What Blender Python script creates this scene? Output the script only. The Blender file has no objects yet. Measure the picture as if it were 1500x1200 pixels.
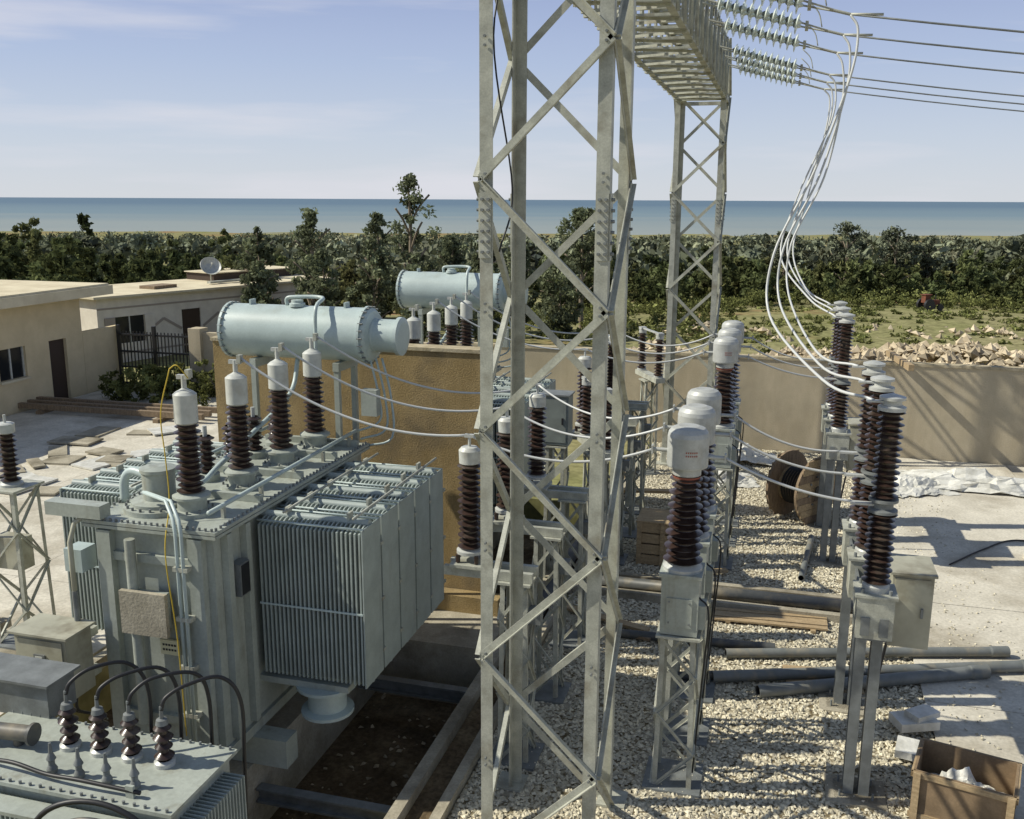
import bpy, math, random
import numpy as np
from mathutils import Vector, Matrix
random.seed(3); RNG=np.random.default_rng(5)
sc=bpy.context.scene
# ---------------------------------------------------------------- frames
YAW=math.radians(15.5); S=math.sin(YAW); C=math.cos(YAW)
def W(x,y):            # metres right / ahead of the viewpoint -> yard axes
    return (C*x-S*y, S*x+C*y)
def ahead(X,Y): return -S*X+C*Y
def V(*a): return Vector(a)
# ---------------------------------------------------------------- materials
MATS={}
def M(name,c1,c2=None,scale=3.0,rough=.6,metal=0.0,bump=0.0,bscale=40,stretch=(1,1,1),tint=False,
      spec=.5,lo=.35,hi=.65,c3=None,s3=.6,fine=.0,l3=.5,h3=.7,diff=False,str3=None,trl=None):
    m=bpy.data.materials.new(name); m.use_nodes=True; nt=m.node_tree; N=nt.nodes; L=nt.links
    b=N['Principled BSDF']
    if diff:
        N.remove(b); b=N.new('ShaderNodeBsdfDiffuse'); cin=b.inputs['Color']
        out=N['Material Output']
        if trl:
            tb=N.new('ShaderNodeBsdfTranslucent'); ms=N.new('ShaderNodeMixShader'); ms.inputs[0].default_value=trl
            L.new(b.outputs[0],ms.inputs[1]); L.new(tb.outputs[0],ms.inputs[2]); L.new(ms.outputs[0],out.inputs[0])
        else: L.new(b.outputs[0],out.inputs[0])
    else:
        b.inputs['Roughness'].default_value=rough; b.inputs['Metallic'].default_value=metal
        b.inputs['Specular IOR Level'].default_value=spec; cin=b.inputs['Base Color']
    if c2 is None: 
        cin.default_value=(*c1,1); MATS[name]=m; return m
    tc=N.new('ShaderNodeTexCoord'); mp=N.new('ShaderNodeMapping'); mp.inputs['Scale'].default_value=stretch
    L.new(tc.outputs['Object'],mp.inputs['Vector'])
    def noise(s,d=3,vec=None):
        n=N.new('ShaderNodeTexNoise'); n.inputs['Scale'].default_value=s; n.inputs['Detail'].default_value=d
        n.inputs['Roughness'].default_value=.62
        L.new((vec or mp.outputs['Vector']),n.inputs['Vector']); return n.outputs['Fac']
    def ramp(f,a,bb,p0,p1):
        r=N.new('ShaderNodeValToRGB'); r.color_ramp.elements[0].position=p0; r.color_ramp.elements[1].position=p1
        r.color_ramp.elements[0].color=(*a,1); r.color_ramp.elements[1].color=(*bb,1); L.new(f,r.inputs['Fac']); return r.outputs['Color']
    def mix(f,a,bb,t='MIX'):
        x=N.new('ShaderNodeMix'); x.data_type='RGBA'; x.blend_type=t
        for k,val in ((0,f),(6,a),(7,bb)):
            if hasattr(val,'is_output'): L.new(val,x.inputs[k])
            elif isinstance(val,tuple): x.inputs[k].default_value=(*val,1)
            else: x.inputs[k].default_value=val
        return x.outputs[2]
    col=ramp(noise(scale),c1,c2,lo,hi)
    if c3:
        vec=tc.outputs['Object']
        if str3:
            mq=N.new('ShaderNodeMapping'); mq.inputs['Scale'].default_value=str3; L.new(vec,mq.inputs['Vector']); vec=mq.outputs['Vector']
        f=ramp(noise(s3,4,vec),(0,0,0),(1,1,1),l3,h3); col=mix(f,col,c3)
    if fine:
        f=ramp(noise(bscale,2,tc.outputs['Object']),(1-fine,)*3,(1+fine*.6,)*3,.35,.65); col=mix(1.0,col,f,'MULTIPLY')
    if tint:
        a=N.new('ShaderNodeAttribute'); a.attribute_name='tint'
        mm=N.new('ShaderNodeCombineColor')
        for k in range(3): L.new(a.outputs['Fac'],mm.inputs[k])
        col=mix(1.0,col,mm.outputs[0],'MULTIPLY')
    L.new(col,cin)
    if trl: L.new(col,tb.inputs['Color'])
    if bump:
        bp=N.new('ShaderNodeBump'); bp.inputs['Strength'].default_value=bump; bp.inputs['Distance'].default_value=.02
        L.new(noise(bscale,3,tc.outputs['Object']),bp.inputs['Height']); L.new(bp.outputs[0],b.inputs['Normal'])
    MATS[name]=m; return m
galv=M('galvanised_steel',(.47,.475,.40),(.34,.345,.29),6,.55,.1,c3=(.24,.205,.135),s3=1.5,l3=.54,h3=.8,fine=.12,bscale=60)
galv2=M('dull_steel',(.22,.235,.23),(.15,.16,.155),5,.55,.15,fine=.1)
paint=M('grey_green_paint',(.39,.42,.37),(.32,.345,.30),2.5,.45,0,c3=(.20,.185,.13),s3=3.0,l3=.55,h3=.85,fine=.08,bscale=25,str3=(1.6,1.6,.25))
paintL=M('pale_blue_grey_paint',(.46,.54,.52),(.39,.46,.44),2,.42,0,c3=(.3,.31,.25),s3=1.5,l3=.6,h3=.9,fine=.05)
fin=M('radiator_paint',(.36,.41,.38),(.29,.33,.305),3,.5,0,fine=.06,c3=(.22,.215,.17),s3=3,l3=.6,h3=.9,str3=(2,2,.3))
brown=M('brown_porcelain',(.027,.016,.012),(.048,.029,.023),9,.28,0,c3=(.12,.10,.078),s3=4,l3=.52,h3=.85)
white=M('white_enamel',(.56,.57,.52),(.45,.46,.42),6,.4,c3=(.38,.36,.30),s3=3,l3=.55,h3=.8)
silver=M('aluminium_head',(.52,.53,.50),(.42,.43,.40),5,.45,.15,fine=.08,c3=(.36,.35,.30),s3=4,l3=.55,h3=.8)
red=M('red_marking',(.36,.12,.08),None,9,.6)
black=M('black_rubber',(.015,.015,.016),None,9,.5)
cablew=M('aluminium_conductor',(.55,.56,.54),None,30,.5,.1)
cream=M('cream_cabinet',(.44,.43,.33),(.35,.34,.26),3,.5,c3=(.22,.2,.14),s3=2)
conc=M('concrete',(.44,.40,.31),(.32,.29,.22),2.2,bump=.35,bscale=30,c3=(.17,.15,.11),s3=.8,fine=.12,diff=True)
pavem=M('pale_concrete',(.65,.61,.51),(.52,.485,.40),1.1,c3=(.30,.26,.19),s3=.45,l3=.50,h3=.76,fine=.13,bscale=18,diff=True)
plaster=M('wall_plaster',(.53,.46,.33),(.45,.385,.27),2.2,bump=.4,bscale=35,stretch=(1,1,.35),c3=(.34,.30,.22),s3=.45,l3=.45,h3=.75,fine=.07,diff=True)
ochre=M('ochre_plaster',(.40,.30,.155),(.30,.22,.105),2.5,bump=.6,bscale=40,stretch=(1,1,.5),c3=(.20,.16,.10),s3=.8,fine=.18,diff=True)
coping=M('coping_mortar',(.47,.41,.29),(.34,.29,.19),6,bump=.5,bscale=20,diff=True)
dirt=M('pit_dirt',(.17,.125,.075),(.10,.074,.045),1.6,bump=.8,bscale=14,c3=(.26,.20,.12),s3=1.3,fine=.3,diff=True)
wood=M('timber',(.44,.33,.19),(.32,.23,.125),3,.8,stretch=(1,8,8),fine=.15,bscale=30)
woodd=M('weathered_timber',(.28,.205,.13),(.18,.13,.08),3,.85,stretch=(6,6,1),fine=.2,bscale=30)
card=M('cardboard',(.27,.19,.11),(.18,.125,.07),3,.9,fine=.1)
pvc=M('grey_pvc',(.18,.19,.18),(.13,.14,.13),4,.5,c3=(.33,.29,.21),s3=2)
pvcd=M('dark_pipe',(.085,.088,.085),(.055,.06,.06),4,.5,c3=(.22,.19,.135),s3=2)
sheet=M('white_plastic_sheet',(.70,.69,.63),(.5,.49,.43),4,.5,bump=.5,bscale=12)
glass=M('insulator_glass',(.68,.73,.66),(.58,.64,.58),8,.15)
yellow=M('yellow_rope',(.52,.37,.03),None,9,.7)
labelm=M('label_plate',(.62,.58,.36),None,18,.5)
wallc=M('cream_render',(.68,.57,.37),(.60,.50,.32),1.5,fine=.05,diff=True)
wallw=M('white_prefab_panel',(.78,.73,.63),(.66,.61,.52),1.5,fine=.05,diff=True)
roofm=M('pale_roof_slab',(.70,.63,.46),(.56,.49,.35),1,fine=.1,diff=True)
darkglass=M('dark_window_glass',(.02,.022,.025),None,3,.1)
darksteel=M('black_painted_iron',(.02,.02,.02),None,9,.5)
doorm=M('dark_brown_door',(.05,.03,.02),None,9,.6)
trim=M('brown_trim',(.36,.31,.26),None,9,.7)
bark=M('bark',(.30,.25,.19),(.17,.14,.10),6,stretch=(3,3,.6),diff=True)
leafE=M('eucalyptus_leaves',(.235,.255,.15),(.16,.185,.105),.8,tint=True,diff=True,trl=.3)
leafD=M('dark_leaves',(.155,.175,.075),(.10,.122,.052),.25,tint=True,diff=True,trl=.3,c3=(.22,.205,.09),s3=.06)
leafF=M('haze_tinted_leaves',(.19,.205,.13),(.145,.165,.115),.2,tint=True,diff=True,c3=(.23,.22,.15),s3=.03)  # distance haze painted into the leaf colour as a paler olive
weed=M('weed_leaves',(.20,.21,.075),(.15,.165,.06),.6,tint=True,diff=True,trl=.2)
stonem=M('gravel_stone',(.70,.65,.50),(.54,.49,.37),14,tint=True,diff=True)
rubm=M('limestone_rubble',(.60,.51,.36),(.44,.36,.245),2,tint=True,diff=True)
rust=M('rusty_paint',(.20,.06,.03),(.11,.04,.02),3,.8)
gcab=M('grey_cabinet_paint',(.22,.25,.23),(.17,.19,.175),4,.5)

# ---------------------------------------------------------------- mesh builder
class B:
    def __init__(s): s.v=[];s.f=[];s.m=[];s.sm=[];s.mats=[]
    def mi(s,mat):
        if mat not in s.mats: s.mats.append(mat)
        return s.mats.index(mat)
    def add(s,vs,fs,mat,smooth=False):
        o=len(s.v); s.v+= [tuple(q) for q in vs]; k=s.mi(mat)
        for f in fs: s.f.append([i+o for i in f]); s.m.append(k); s.sm.append(smooth)
    def box2(s,a,b,mat):
        x0,y0,z0=a;x1,y1,z1=b
        s.add([(x0,y0,z0),(x1,y0,z0),(x1,y1,z0),(x0,y1,z0),(x0,y0,z1),(x1,y0,z1),(x1,y1,z1),(x0,y1,z1)],
              [(3,2,1,0),(4,5,6,7),(0,1,5,4),(1,2,6,5),(2,3,7,6),(3,0,4,7)],mat)
    def box(s,c,sz,mat,rz=0):
        R=Matrix.Rotation(rz,3,'Z'); c=Vector(c); hx,hy,hz=sz[0]/2,sz[1]/2,sz[2]/2
        vs=[c+R@Vector((x*hx,y*hy,z*hz)) for z in(-1,1) for x,y in((-1,-1),(1,-1),(1,1),(-1,1))]
        s.add(vs,[(3,2,1,0),(4,5,6,7),(0,1,5,4),(1,2,6,5),(2,3,7,6),(3,0,4,7)],mat)
    def prism(s,p0,p1,poly,u,v,mat):
        p0=Vector(p0);p1=Vector(p1);n=len(poly)
        vs=[p0+u*a+v*b for a,b in poly]+[p1+u*a+v*b for a,b in poly]
        fs=[tuple(range(n))[::-1],tuple(range(n,2*n))]+[(i,(i+1)%n,(i+1)%n+n,i+n) for i in range(n)]
        s.add(vs,fs,mat)
    def angle(s,p0,p1,w,t,u,v,mat):
        s.prism(p0,p1,[(0,0),(w,0),(w,t),(t,t),(t,w),(0,w)],Vector(u),Vector(v),mat)
    def brace(s,p0,p1,w,t,n,mat):     # angle brace lying against a face with normal n
        p0=Vector(p0);p1=Vector(p1);n=Vector(n).normalized();d=(p1-p0).normalized();u=n.cross(d).normalized()
        s.prism(p0,p1,[(-w/2,0),(w/2,0),(w/2,t),(-w/2+t,t),(-w/2+t,w*.7),(-w/2,w*.7)],u,n,mat)
    def flat(s,p0,p1,w,t,n,mat):
        p0=Vector(p0);p1=Vector(p1);n=Vector(n).normalized();d=(p1-p0).normalized();u=n.cross(d).normalized()
        s.prism(p0,p1,[(-w/2,-t/2),(w/2,-t/2),(w/2,t/2),(-w/2,t/2)],u,n,mat)
    def lathe(s,prof,mat,o=(0,0,0),ax=(0,0,1),seg=20):
        o=Vector(o);ax=Vector(ax).normalized();a=ax.orthogonal().normalized();b=ax.cross(a)
        for (r0,z0),(r1,z1) in zip(prof[:-1],prof[1:]):
            vs=[];fs=[]
            for i in range(seg):
                t=2*math.pi*i/seg;d=a*math.cos(t)+b*math.sin(t)
                vs+= [o+ax*z0+d*r0,o+ax*z1+d*r1]
            if r0<1e-6: fs=[(0,(2*i+3)%(2*seg),2*i+1) for i in range(seg)]
            elif r1<1e-6: fs=[(2*i,(2*i+2)%(2*seg),1) for i in range(seg)]
            else: fs=[(2*i,(2*i+2)%(2*seg),(2*i+3)%(2*seg),2*i+1) for i in range(seg)]
            s.add(vs,fs,mat,True)
    def cyl(s,p0,p1,r,mat,seg=14,r2=None):
        p0=Vector(p0);d=Vector(p1)-p0;h=d.length
        s.lathe([(0,0),(r,0),(r if r2 is None else r2,h),(0,h)],mat,p0,d,seg)
    def tube(s,pts,r,mat,seg=8):
        pts=[Vector(p) for p in pts];n=len(pts);vs=[];fs=[];ref=None
        for i,p in enumerate(pts):
            d=(pts[min(i+1,n-1)]-pts[max(i-1,0)]).normalized()
            if ref is None: ref=d.orthogonal().normalized()
            ref=(ref-d*ref.dot(d)).normalized();b=d.cross(ref)
            for k in range(seg):
                t=2*math.pi*k/seg; vs.append(p+(ref*math.cos(t)+b*math.sin(t))*r)
        for i in range(n-1):
            for k in range(seg):
                fs.append((i*seg+k,i*seg+(k+1)%seg,(i+1)*seg+(k+1)%seg,(i+1)*seg+k))
        fs.append(tuple(range(seg))[::-1]);fs.append(tuple(range((n-1)*seg,n*seg)))
        s.add(vs,fs,mat,True)
    def insulator(s,o,h,rc,rs,n,mat=None,ax=(0,0,1),seg=20,rt=None):
        mat=mat or brown; rt=1.0 if rt is None else rt; prof=[];p=h/n
        for i in range(n):
            z=i*p;k=1+(rt-1)*(i/n); R=rs*k*(1 if i%2==0 else .88); q=rc*k
            prof+=[(q,z),(q,z+p*.30),(R*.97,z+p*.42),(R,z+p*.50),(R*.8,z+p*.68),(q,z+p*.92)]
        prof.append((rc*rt,h)); s.lathe(prof,mat,o,ax,seg)
    def mesh(s,name,org=(0,0,0)):
        me=bpy.data.meshes.new(name); o=org
        me.from_pydata([(x-o[0],y-o[1],z-o[2]) for x,y,z in s.v],[],s.f)
        for m in s.mats: me.materials.append(m)
        me.polygons.foreach_set('material_index',s.m); me.polygons.foreach_set('use_smooth',s.sm); me.update(); return me
    def obj(s,name,org=(0,0,0)):
        return link(name,s.mesh(name,org),org)
def link(name,me,loc=(0,0,0),rz=0):
    ob=bpy.data.objects.new(name,me); ob.location=loc; ob.rotation_euler=(0,0,rz); sc.collection.objects.link(ob); return ob
def npmesh(name,verts,k,mat,tint=None,smooth=False):
    n=len(verts); me=bpy.data.meshes.new(name)
    me.vertices.add(n*k); me.vertices.foreach_set('co',verts.reshape(-1).astype(np.float32))
    me.loops.add(n*k); me.loops.foreach_set('vertex_index',np.arange(n*k,dtype=np.int32))
    me.polygons.add(n); me.polygons.foreach_set('loop_start',np.arange(0,n*k,k,dtype=np.int32))
    me.polygons.foreach_set('loop_total',np.full(n,k,dtype=np.int32)); me.update(calc_edges=True)
    me.materials.append(mat)
    if tint is not None:
        a=me.attributes.new('tint','FLOAT','FACE'); a.data.foreach_set('value',tint.astype(np.float32))
    return me
def catmull(P,n=8):
    P=[Vector(p) for p in P];Q=[P[0]*2-P[1]]+P+[P[-1]*2-P[-2]];out=[]
    for i in range(1,len(Q)-2):
        for k in range(n):
            t=k/n;a,b,c,d=Q[i-1],Q[i],Q[i+1],Q[i+2]
            out.append(.5*((2*b)+(c-a)*t+(2*a-5*b+4*c-d)*t*t+(3*b-a-3*c+d)*t**3))
    out.append(P[-1]);return out
def sag(p0,p1,s,n=20):
    p0=Vector(p0);p1=Vector(p1)
    return [p0.lerp(p1,i/n)-Vector((0,0,s*4*(i/n)*(1-i/n))) for i in range(n+1)]

# ---------------------------------------------------------------- lattice column
def lattice(b,cx,cy,h0,h1,z0,z1,nb,lw,bw,mat,phase=0,t=None):
    t=t or lw*.1
    def cor(z,sx,sy):
        k=(z-z0)/(z1-z0);h=h0+(h1-h0)*k;return V(cx+sx*h,cy+sy*h,z)
    for sx in(-1,1):
        for sy in(-1,1):
            b.angle(cor(z0,sx,sy),cor(z1,sx,sy),lw,t,(-sx,0,0),(0,-sy,0),mat)
    dz=(z1-z0)/nb
    F=[((-1,-1),(1,-1),(0,-1,0)),((1,-1),(1,1),(1,0,0)),((1,1),(-1,1),(0,1,0)),((-1,1),(-1,-1),(-1,0,0))]
    for fi,(a,c,n) in enumerate(F):
        for i in range(nb):
            za,zb=z0+i*dz,z0+(i+1)*dz
            fl=(i+phase+(fi%2))%2
            P,Q=(a,c) if fl==0 else (c,a)
            off=Vector(n)*.004
            b.brace(cor(za,*P)+off,cor(zb,*Q)+off,bw,t*.8,n,mat)

# ================================================================= GANTRY
g=B(); GX=-2.19; H=.63; ZB=9.6; ZT=10.9
for gy in(9.6,26.2):
    lattice(g,GX,gy,H,H,-.14,11.0,9,.13,.078,galv,phase=0)
    for z in(ZB,ZT):
        for sy in(-1,1): g.brace((GX-H,gy+sy*H,z),(GX+H,gy+sy*H,z),.1,.01,(0,sy,0),galv)
    for sx in(-1,1):
        for sy in(-1,1):
            g.box((GX+sx*H,gy+sy*H,.03),(.34,.34,.03),galv); g.box((GX+sx*H,gy+sy*H,-.04),(.55,.55,.10),conc)
            for (nx,ny) in((0,sy),(sx,0)):
                cx=GX+sx*(H-.06) if ny else GX+sx*(H+.008); cy=gy+sy*(H+.008) if ny else gy+sy*(H-.06)
                g.box((cx,cy,6.85),(.11 if ny else .012,.012 if ny else .11,.62),galv)
                for k in range(6):
                    for e in(-.03,.03):
                        p=V(cx+(e if ny else 0),cy+(0 if ny else e),6.6+k*.1)
                        d=V(nx,ny,0); g.cyl(p,p+d*.03,.016,galv2,6)
for k in range(10):
    z=-.14+k*11.14/9
    for sx in(-1,1):
        for e in(-.03,.05): g.cyl((GX+sx*(H-.06),9.6-H-.01,z+e),(GX+sx*(H-.06),9.6-H-.035,z+e),.014,galv2,6)
Y0,Y1=9.6+H,26.2-H; nb=30; dy=(Y1-Y0)/nb
for sx in(-1,1):
    for z,dz in((ZB,1),(ZT,-1)):
        g.angle((GX+sx*H,9.6-H,z),(GX+sx*H,26.2+H,z),.11,.011,(-sx,0,0),(0,0,dz),galv)
for i in range(nb):
    ya,yb=Y0+i*dy,Y0+(i+1)*dy
    for sx in(-1,1):
        z0,z1=(ZB,ZT) if i%2 else (ZT,ZB)
        g.brace((GX+sx*(H+.004),ya,z0),(GX+sx*(H+.004),yb,z1),.06,.007,(sx,0,0),galv)
        if i%2==0: g.brace((GX+sx*(H+.012),ya,ZB),(GX+sx*(H+.012),ya,ZT),.05,.006,(sx,0,0),galv)
    for z,nz in((ZB,-1),(ZT,1)):
        x0,x1=(-H,H) if i%2 else (H,-H)
        g.brace((GX+x0,ya,z+nz*.004),(GX+x1,yb,z+nz*.004),.06,.007,(0,0,nz),galv)
        g.brace((GX-H,ya,z-nz*.02),(GX+H,ya,z-nz*.02),.06,.006,(0,0,-nz),galv)
g.tube(catmull([(-2.72,9.05,11),(-2.66,9.6,9.8),(-2.72,9.1,8.6),(-2.6,9.35,7.2),(-2.66,9.1,6.6)]),.010,black,6)
g.obj('lattice_gantry',(GX,9.6,0))

# ---------------------------------------------------------------- strings + overhead line
PH=[(15.4,9.72),(17.2,9.75),(19.2,9.75),(22.4,9.75),(23.8,9.75),(25.2,9.75)]
s=B(); ends=[]
for (y,z) in PH:
    a=V(GX+H,y,10.35); e=V(.75,y,9.72)
    d=(e-a).normalized()
    for off in(-.18,.18):
        st=a+V(0,off,0)+d*.3
        s.cyl(a+V(0,off,0),st,.016,galv,6)
        for k in range(11):
            p=st+d*(.128*k)
            s.lathe([(.03,0),(.045,.02),(.035,.045)],galv2,p,d,8)
            s.lathe([(.04,.03),(.10,.045),(.14,.065),(.137,.073),(.05,.06),(.02,.128)],glass,p,d,16)
        s.cyl(st+d*1.4,e+V(0,off*.3,0)-d*.25,.014,galv,6)
    s.box(a+d*1.80,(.05,.44,.09),galv)
    s.cyl(e-d*.3,e,.022,galv,8)
    h=[e-d*.35+V(0,0,.04),e-d*.42+V(0,0,.25),e-d*.6+V(0,0,.38)]
    s.tube(catmull(h,4),.010,galv,6)
    ends.append(e)
s.obj('insulator_string_set',(GX,20,10))
c=B()
for e in ends:
    c.tube([e,e+V(.45,0,-.02)],.020,galv,8)
    c.tube(sag(e,e+V(34,0,-.4),1.2,30),.015,galv2,6)
c.obj('overhead_line_conductors',(5,18,9))

# ================================================================= CURRENT TRANSFORMERS
def pedestal(b,h,hw=.24,nb=4,mat=galv,ox=0):
    lattice(b,ox,0,hw,hw*.86,.0,h,nb,.06,.04,mat)
    b.box((ox,0,.02),(hw*2+.22,hw*2+.22,.04),galv2); b.box((ox,0,-.06),(hw*2+.45,hw*2+.45,.14),conc)
    b.box((ox,0,h+.01),(hw*2+.04,hw*2+.04,.03),mat)
ct=B(); pedestal(ct,2.0)
ct.box((0,0,2.40),(.44,.44,.72),paint); ct.box((0,0,2.79),(.50,.50,.04),paint)
ct.box((-.0,-.226,2.33),(.30,.02,.36),paint); ct.box((.25,0,2.25),(.10,.24,.3),paint)
for q in(-.12,.12):
    for z in(2.2,2.46): ct.cyl((q,-.236,z),(q,-.245,z),.012,galv2,6)
ct.lathe([(0,2.81),(.235,2.81),(.235,2.85),(.2,2.88),(.18,2.90)],silver)
ct.insulator((0,0,2.89),1.08,.135,.235,13,rt=.80)
ct.lathe([(.13,3.96),(.165,3.98),(.165,4.06),(.235,4.08),(.24,4.10),(.24,4.44),(.228,4.49),(.19,4.535),(.12,4.56),(.0,4.565)],silver,seg=28)
ct.lathe([(.135,3.90),(.17,3.97)],red)
ct.cyl((-.23,0,4.25),(-.40,0,4.25),.025,silver,8); ct.cyl((.23,0,4.2),(.42,0,4.2),.025,silver,8)
ct.box((-.41,0,4.25),(.02,.09,.1),silver); ct.box((.43,0,4.2),(.02,.09,.1),silver)
for i,a in enumerate(np.linspace(-1.55,-1.05,6)):
    for zz in(4.25,4.29): ct.box((.2415*math.cos(a),.2415*math.sin(a),zz),(.014,.004,.018),red,rz=a+math.pi/2)
ct.tube(catmull([(.22,-.1,2.5),(.34,-.12,2.3),(.3,-.12,1.4),(.24,-.12,.2)]),.012,black,6)
mct=ct.mesh('current_transformer')
CTY=[10.9,12.05,13.2,18.5,19.8,21.1]
for y in CTY: link('current_transformer',mct,(-.9,y,0))

# ================================================================= CIRCUIT BREAKERS
cb=B()
for y in(-.55,1.65):
    for dx in(-.09,.09):
        cb.prism((dx,y,0.03),(dx,y,2.2),[(-.06,-.08),(.06,-.08),(.06,-.065),(-.045,-.065),(-.045,.065),(.06,.065),(.06,.08),(-.06,.08)],V(1 if dx>0 else -1,0,0),V(0,1,0),galv2)
    cb.box((0,y,.02),(.5,.4,.03),galv2); cb.box((0,y,-.04),(.7,.6,.15),conc)
    for sx in(-1,1):
        for sy in(-1,1): cb.cyl((sx*.19,y+sy*.15,.03),(sx*.19,y+sy*.15,.12),.015,galv2,6)
cb.box((-.13,.55,2.42),(.03,3.0,.42),galv2); cb.box((.13,.55,2.42),(.03,3.0,.42),galv2); cb.box((0,.55,2.215),(.229,3.0,.02),galv2)
for y in(-.75,.42,1.55):
    cb.box((0,y,2.48),(.40,.42,.50),galv); cb.box((0,y,2.74),(.46,.46,.03),galv)
    for sx in(-1,1):
        cb.box((sx*.1,y-.215,2.38),(.1,.02,.22),galv2)
        for sy in(-1,1): cb.cyl((sx*.15,y+sy*.15,2.75),(sx*.15,y+sy*.15,2.81),.02,galv2,6)
    cb.lathe([(.15,2.755),(.15,2.82),(.12,2.86)],silver,(0,y,0))
    cb.insulator((0,y,2.84),.86,.085,.165,13)
    cb.lathe([(0,3.69),(.16,3.69),(.16,3.72),(.11,3.74),(.11,3.80),(.16,3.82),(.16,3.85),(0,3.85)],galv2,(0,y,0))
    cb.box((-.22,y,3.77),(.26,.09,.025),silver)
    cb.insulator((0,y,3.85),1.02,.09,.15,15)
    cb.lathe([(0,4.86),(.15,4.86),(.15,4.9),(.10,4.92),(.10,4.97),(.14,4.98),(.14,5.01),(.04,5.04),(0,5.04)],silver,(0,y,0))
    cb.box((-.17,y,4.95),(.2,.08,.02),silver)
cb.box((.48,.1,2.30),(.46,.62,.92),cream); cb.box((.48,.1,2.775),(.52,.68,.03),cream)
cb.box((.48,-.216,2.30),(.40,.012,.84),cream); cb.box((.60,-.23,2.3),(.03,.03,.12),galv2)
cb.box((.2,.1,2.45),(.12,.3,.1),galv2)
cb.tube(catmull([(.3,.1,1.85),(.22,.12,1.2),(.15,.05,.4),(.1,-.1,.05)]),.018,black,6)
mcb=cb.mesh('circuit_breaker')
link('circuit_breaker',mcb,(1.28,11.75,0)); link('circuit_breaker',mcb,(1.28,19.75,0))

# ================================================================= SURGE ARRESTERS / POSTS
sa=B(); pedestal(sa,2.45,.20,5,ox=.62)
sa.box((.28,-.13,2.54),(1.15,.07,.12),galv); sa.box((.28,.13,2.54),(1.15,.07,.12),galv)
sa.box((0,0,2.62),(.42,.42,.04),galv)
for q in((-.12,-.12),(.12,-.12),(-.12,.12),(.12,.12)): sa.cyl((q[0],q[1],2.65),(q[0],q[1],2.75),.03,brown,8)
sa.lathe([(0,2.75),(.17,2.75),(.17,2.79),(.11,2.82)],silver)
sa.insulator((0,0,2.8),1.12,.085,.155,15)
sa.lathe([(.09,3.9),(.13,3.92),(.135,4.08),(.10,4.12),(0,4.13)],white)
sa.cyl((0,0,4.12),(0,0,4.28),.02,silver,8); sa.box((0,0,4.26),(.12,.05,.04),silver)
sa.box((.86,0,2.0),(.16,.14,.2),galv2)
msa=sa.mesh('surge_arrester')
SAY=[10.85,12.55,14.3,18.1,19.7,21.3]
for y in SAY: link('surge_arrester',msa,(-3.55,y,0))
s2=B(); pedestal(s2,2.5,.30,4)
s2.lathe([(0,2.52),(.17,2.52),(.17,2.56),(.11,2.60)],silver)
s2.insulator((0,0,2.58),.75,.085,.15,10); s2.lathe([(.09,3.33),(.13,3.35),(.13,3.48),(.09,3.5),(0,3.5)],white); s2.cyl((0,0,3.5),(0,0,3.62),.02,silver,8)
s2.box((0,-.1,1.5),(.5,.25,.5),cream)
ms2=s2.mesh('post_insulator')
link('post_insulator',ms2,(-11.05,11.4,.3)); link('post_insulator',ms2,(-12.4,11.4,.3))
ds=B(); pedestal(ds,2.5,.2,5)
ds.box((0,.0,2.62),(.25,1.5,.12),galv)
for y in(-.6,.6):
    ds.lathe([(0,2.68),(.12,2.68),(.12,2.72),(.09,2.74)],silver,(0,y,0))
    ds.insulator((0,y,2.72),.95,.07,.13,12); ds.lathe([(.08,3.66),(.1,3.68),(.1,3.76),(0,3.77)],silver,(0,y,0))
    ds.box((0,y*.5,3.80),(.07,.62,.035),silver)
    ds.box((0,y,3.80),(.16,.2,.06),silver)
mds=ds.mesh('disconnect_switch')
for y in(17.0,24.6): link('disconnect_switch',mds,(-3.1,y,0),.5)
cab=B(); pedestal(cab,2.7,.2,5); cab.box((0,0,3.2),(.50,.40,.9),gcab); cab.box((0,0,3.67),(.56,.46,.03),galv2)
cab.box((0,-.206,3.2),(.42,.012,.8),gcab); cab.box((.15,-.22,3.2),(.03,.03,.12),black)
cab.obj('marshalling_cabinet').location=(-3.75,16.6,0)

# ================================================================= POWER TRANSFORMER
t=B()
TX0,TX1,TY0,TY1=-7.5,-5.95,8.9,12.9
t.box2((TX0,TY0,.75),(TX1,TY1,3.38),paint)
t.box2((TX0-.1,TY0-.1,3.383),(TX1+.1,TY1+.1,3.42),paint); t.box2((TX0-.1,TY0-.1,3.43),(TX1+.1,TY1+.1,3.47),paint)
t.box2((TX0-.05,TY0-.05,.62),(TX1+.05,TY1+.05,.747),paint)
for y in(9.4,12.3): t.box2((TX0-.4,y,.25),(TX1+.5,y+.28,.617),paint)
for i in range(22):
    x=TX0-.04+i*(TX1-TX0+.08)/21
    t.cyl((x,TY0-.07,3.47),(x,TY0-.07,3.505),.016,galv2,6)
for i in range(44):
    y=TY0-.03+i*4.05/43
    for x in(TX0-.07,TX1+.07): t.cyl((x,y,3.47),(x,y,3.505),.016,galv2,6)
for x in(-7.33,-6.13): t.box2((x-.09,TY0-.10,.8),(x+.09,TY0-.002,3.36),paint)
t.box2((-7.24,TY0-.06,3.0),(-6.22,TY0-.003,3.10),paint)
t.box2((-7.24,TY0-.06,1.0),(-6.22,TY0-.003,1.10),paint)
t.cyl((-6.95,TY0-.13,1.0),(-6.95,TY0-.13,3.3),.06,paint,14)
for y in(9.05,9.45): t.box2((TX1+.002,y,.8),(TX1+.09,y+.10,3.36),paint)
t.box2((TX1+.002,9.2,2.55),(TX1+.14,9.4,2.95),galv2)
t.box2((TX1+.142,9.22,2.57),(TX1+.15,9.38,2.93),black)
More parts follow.
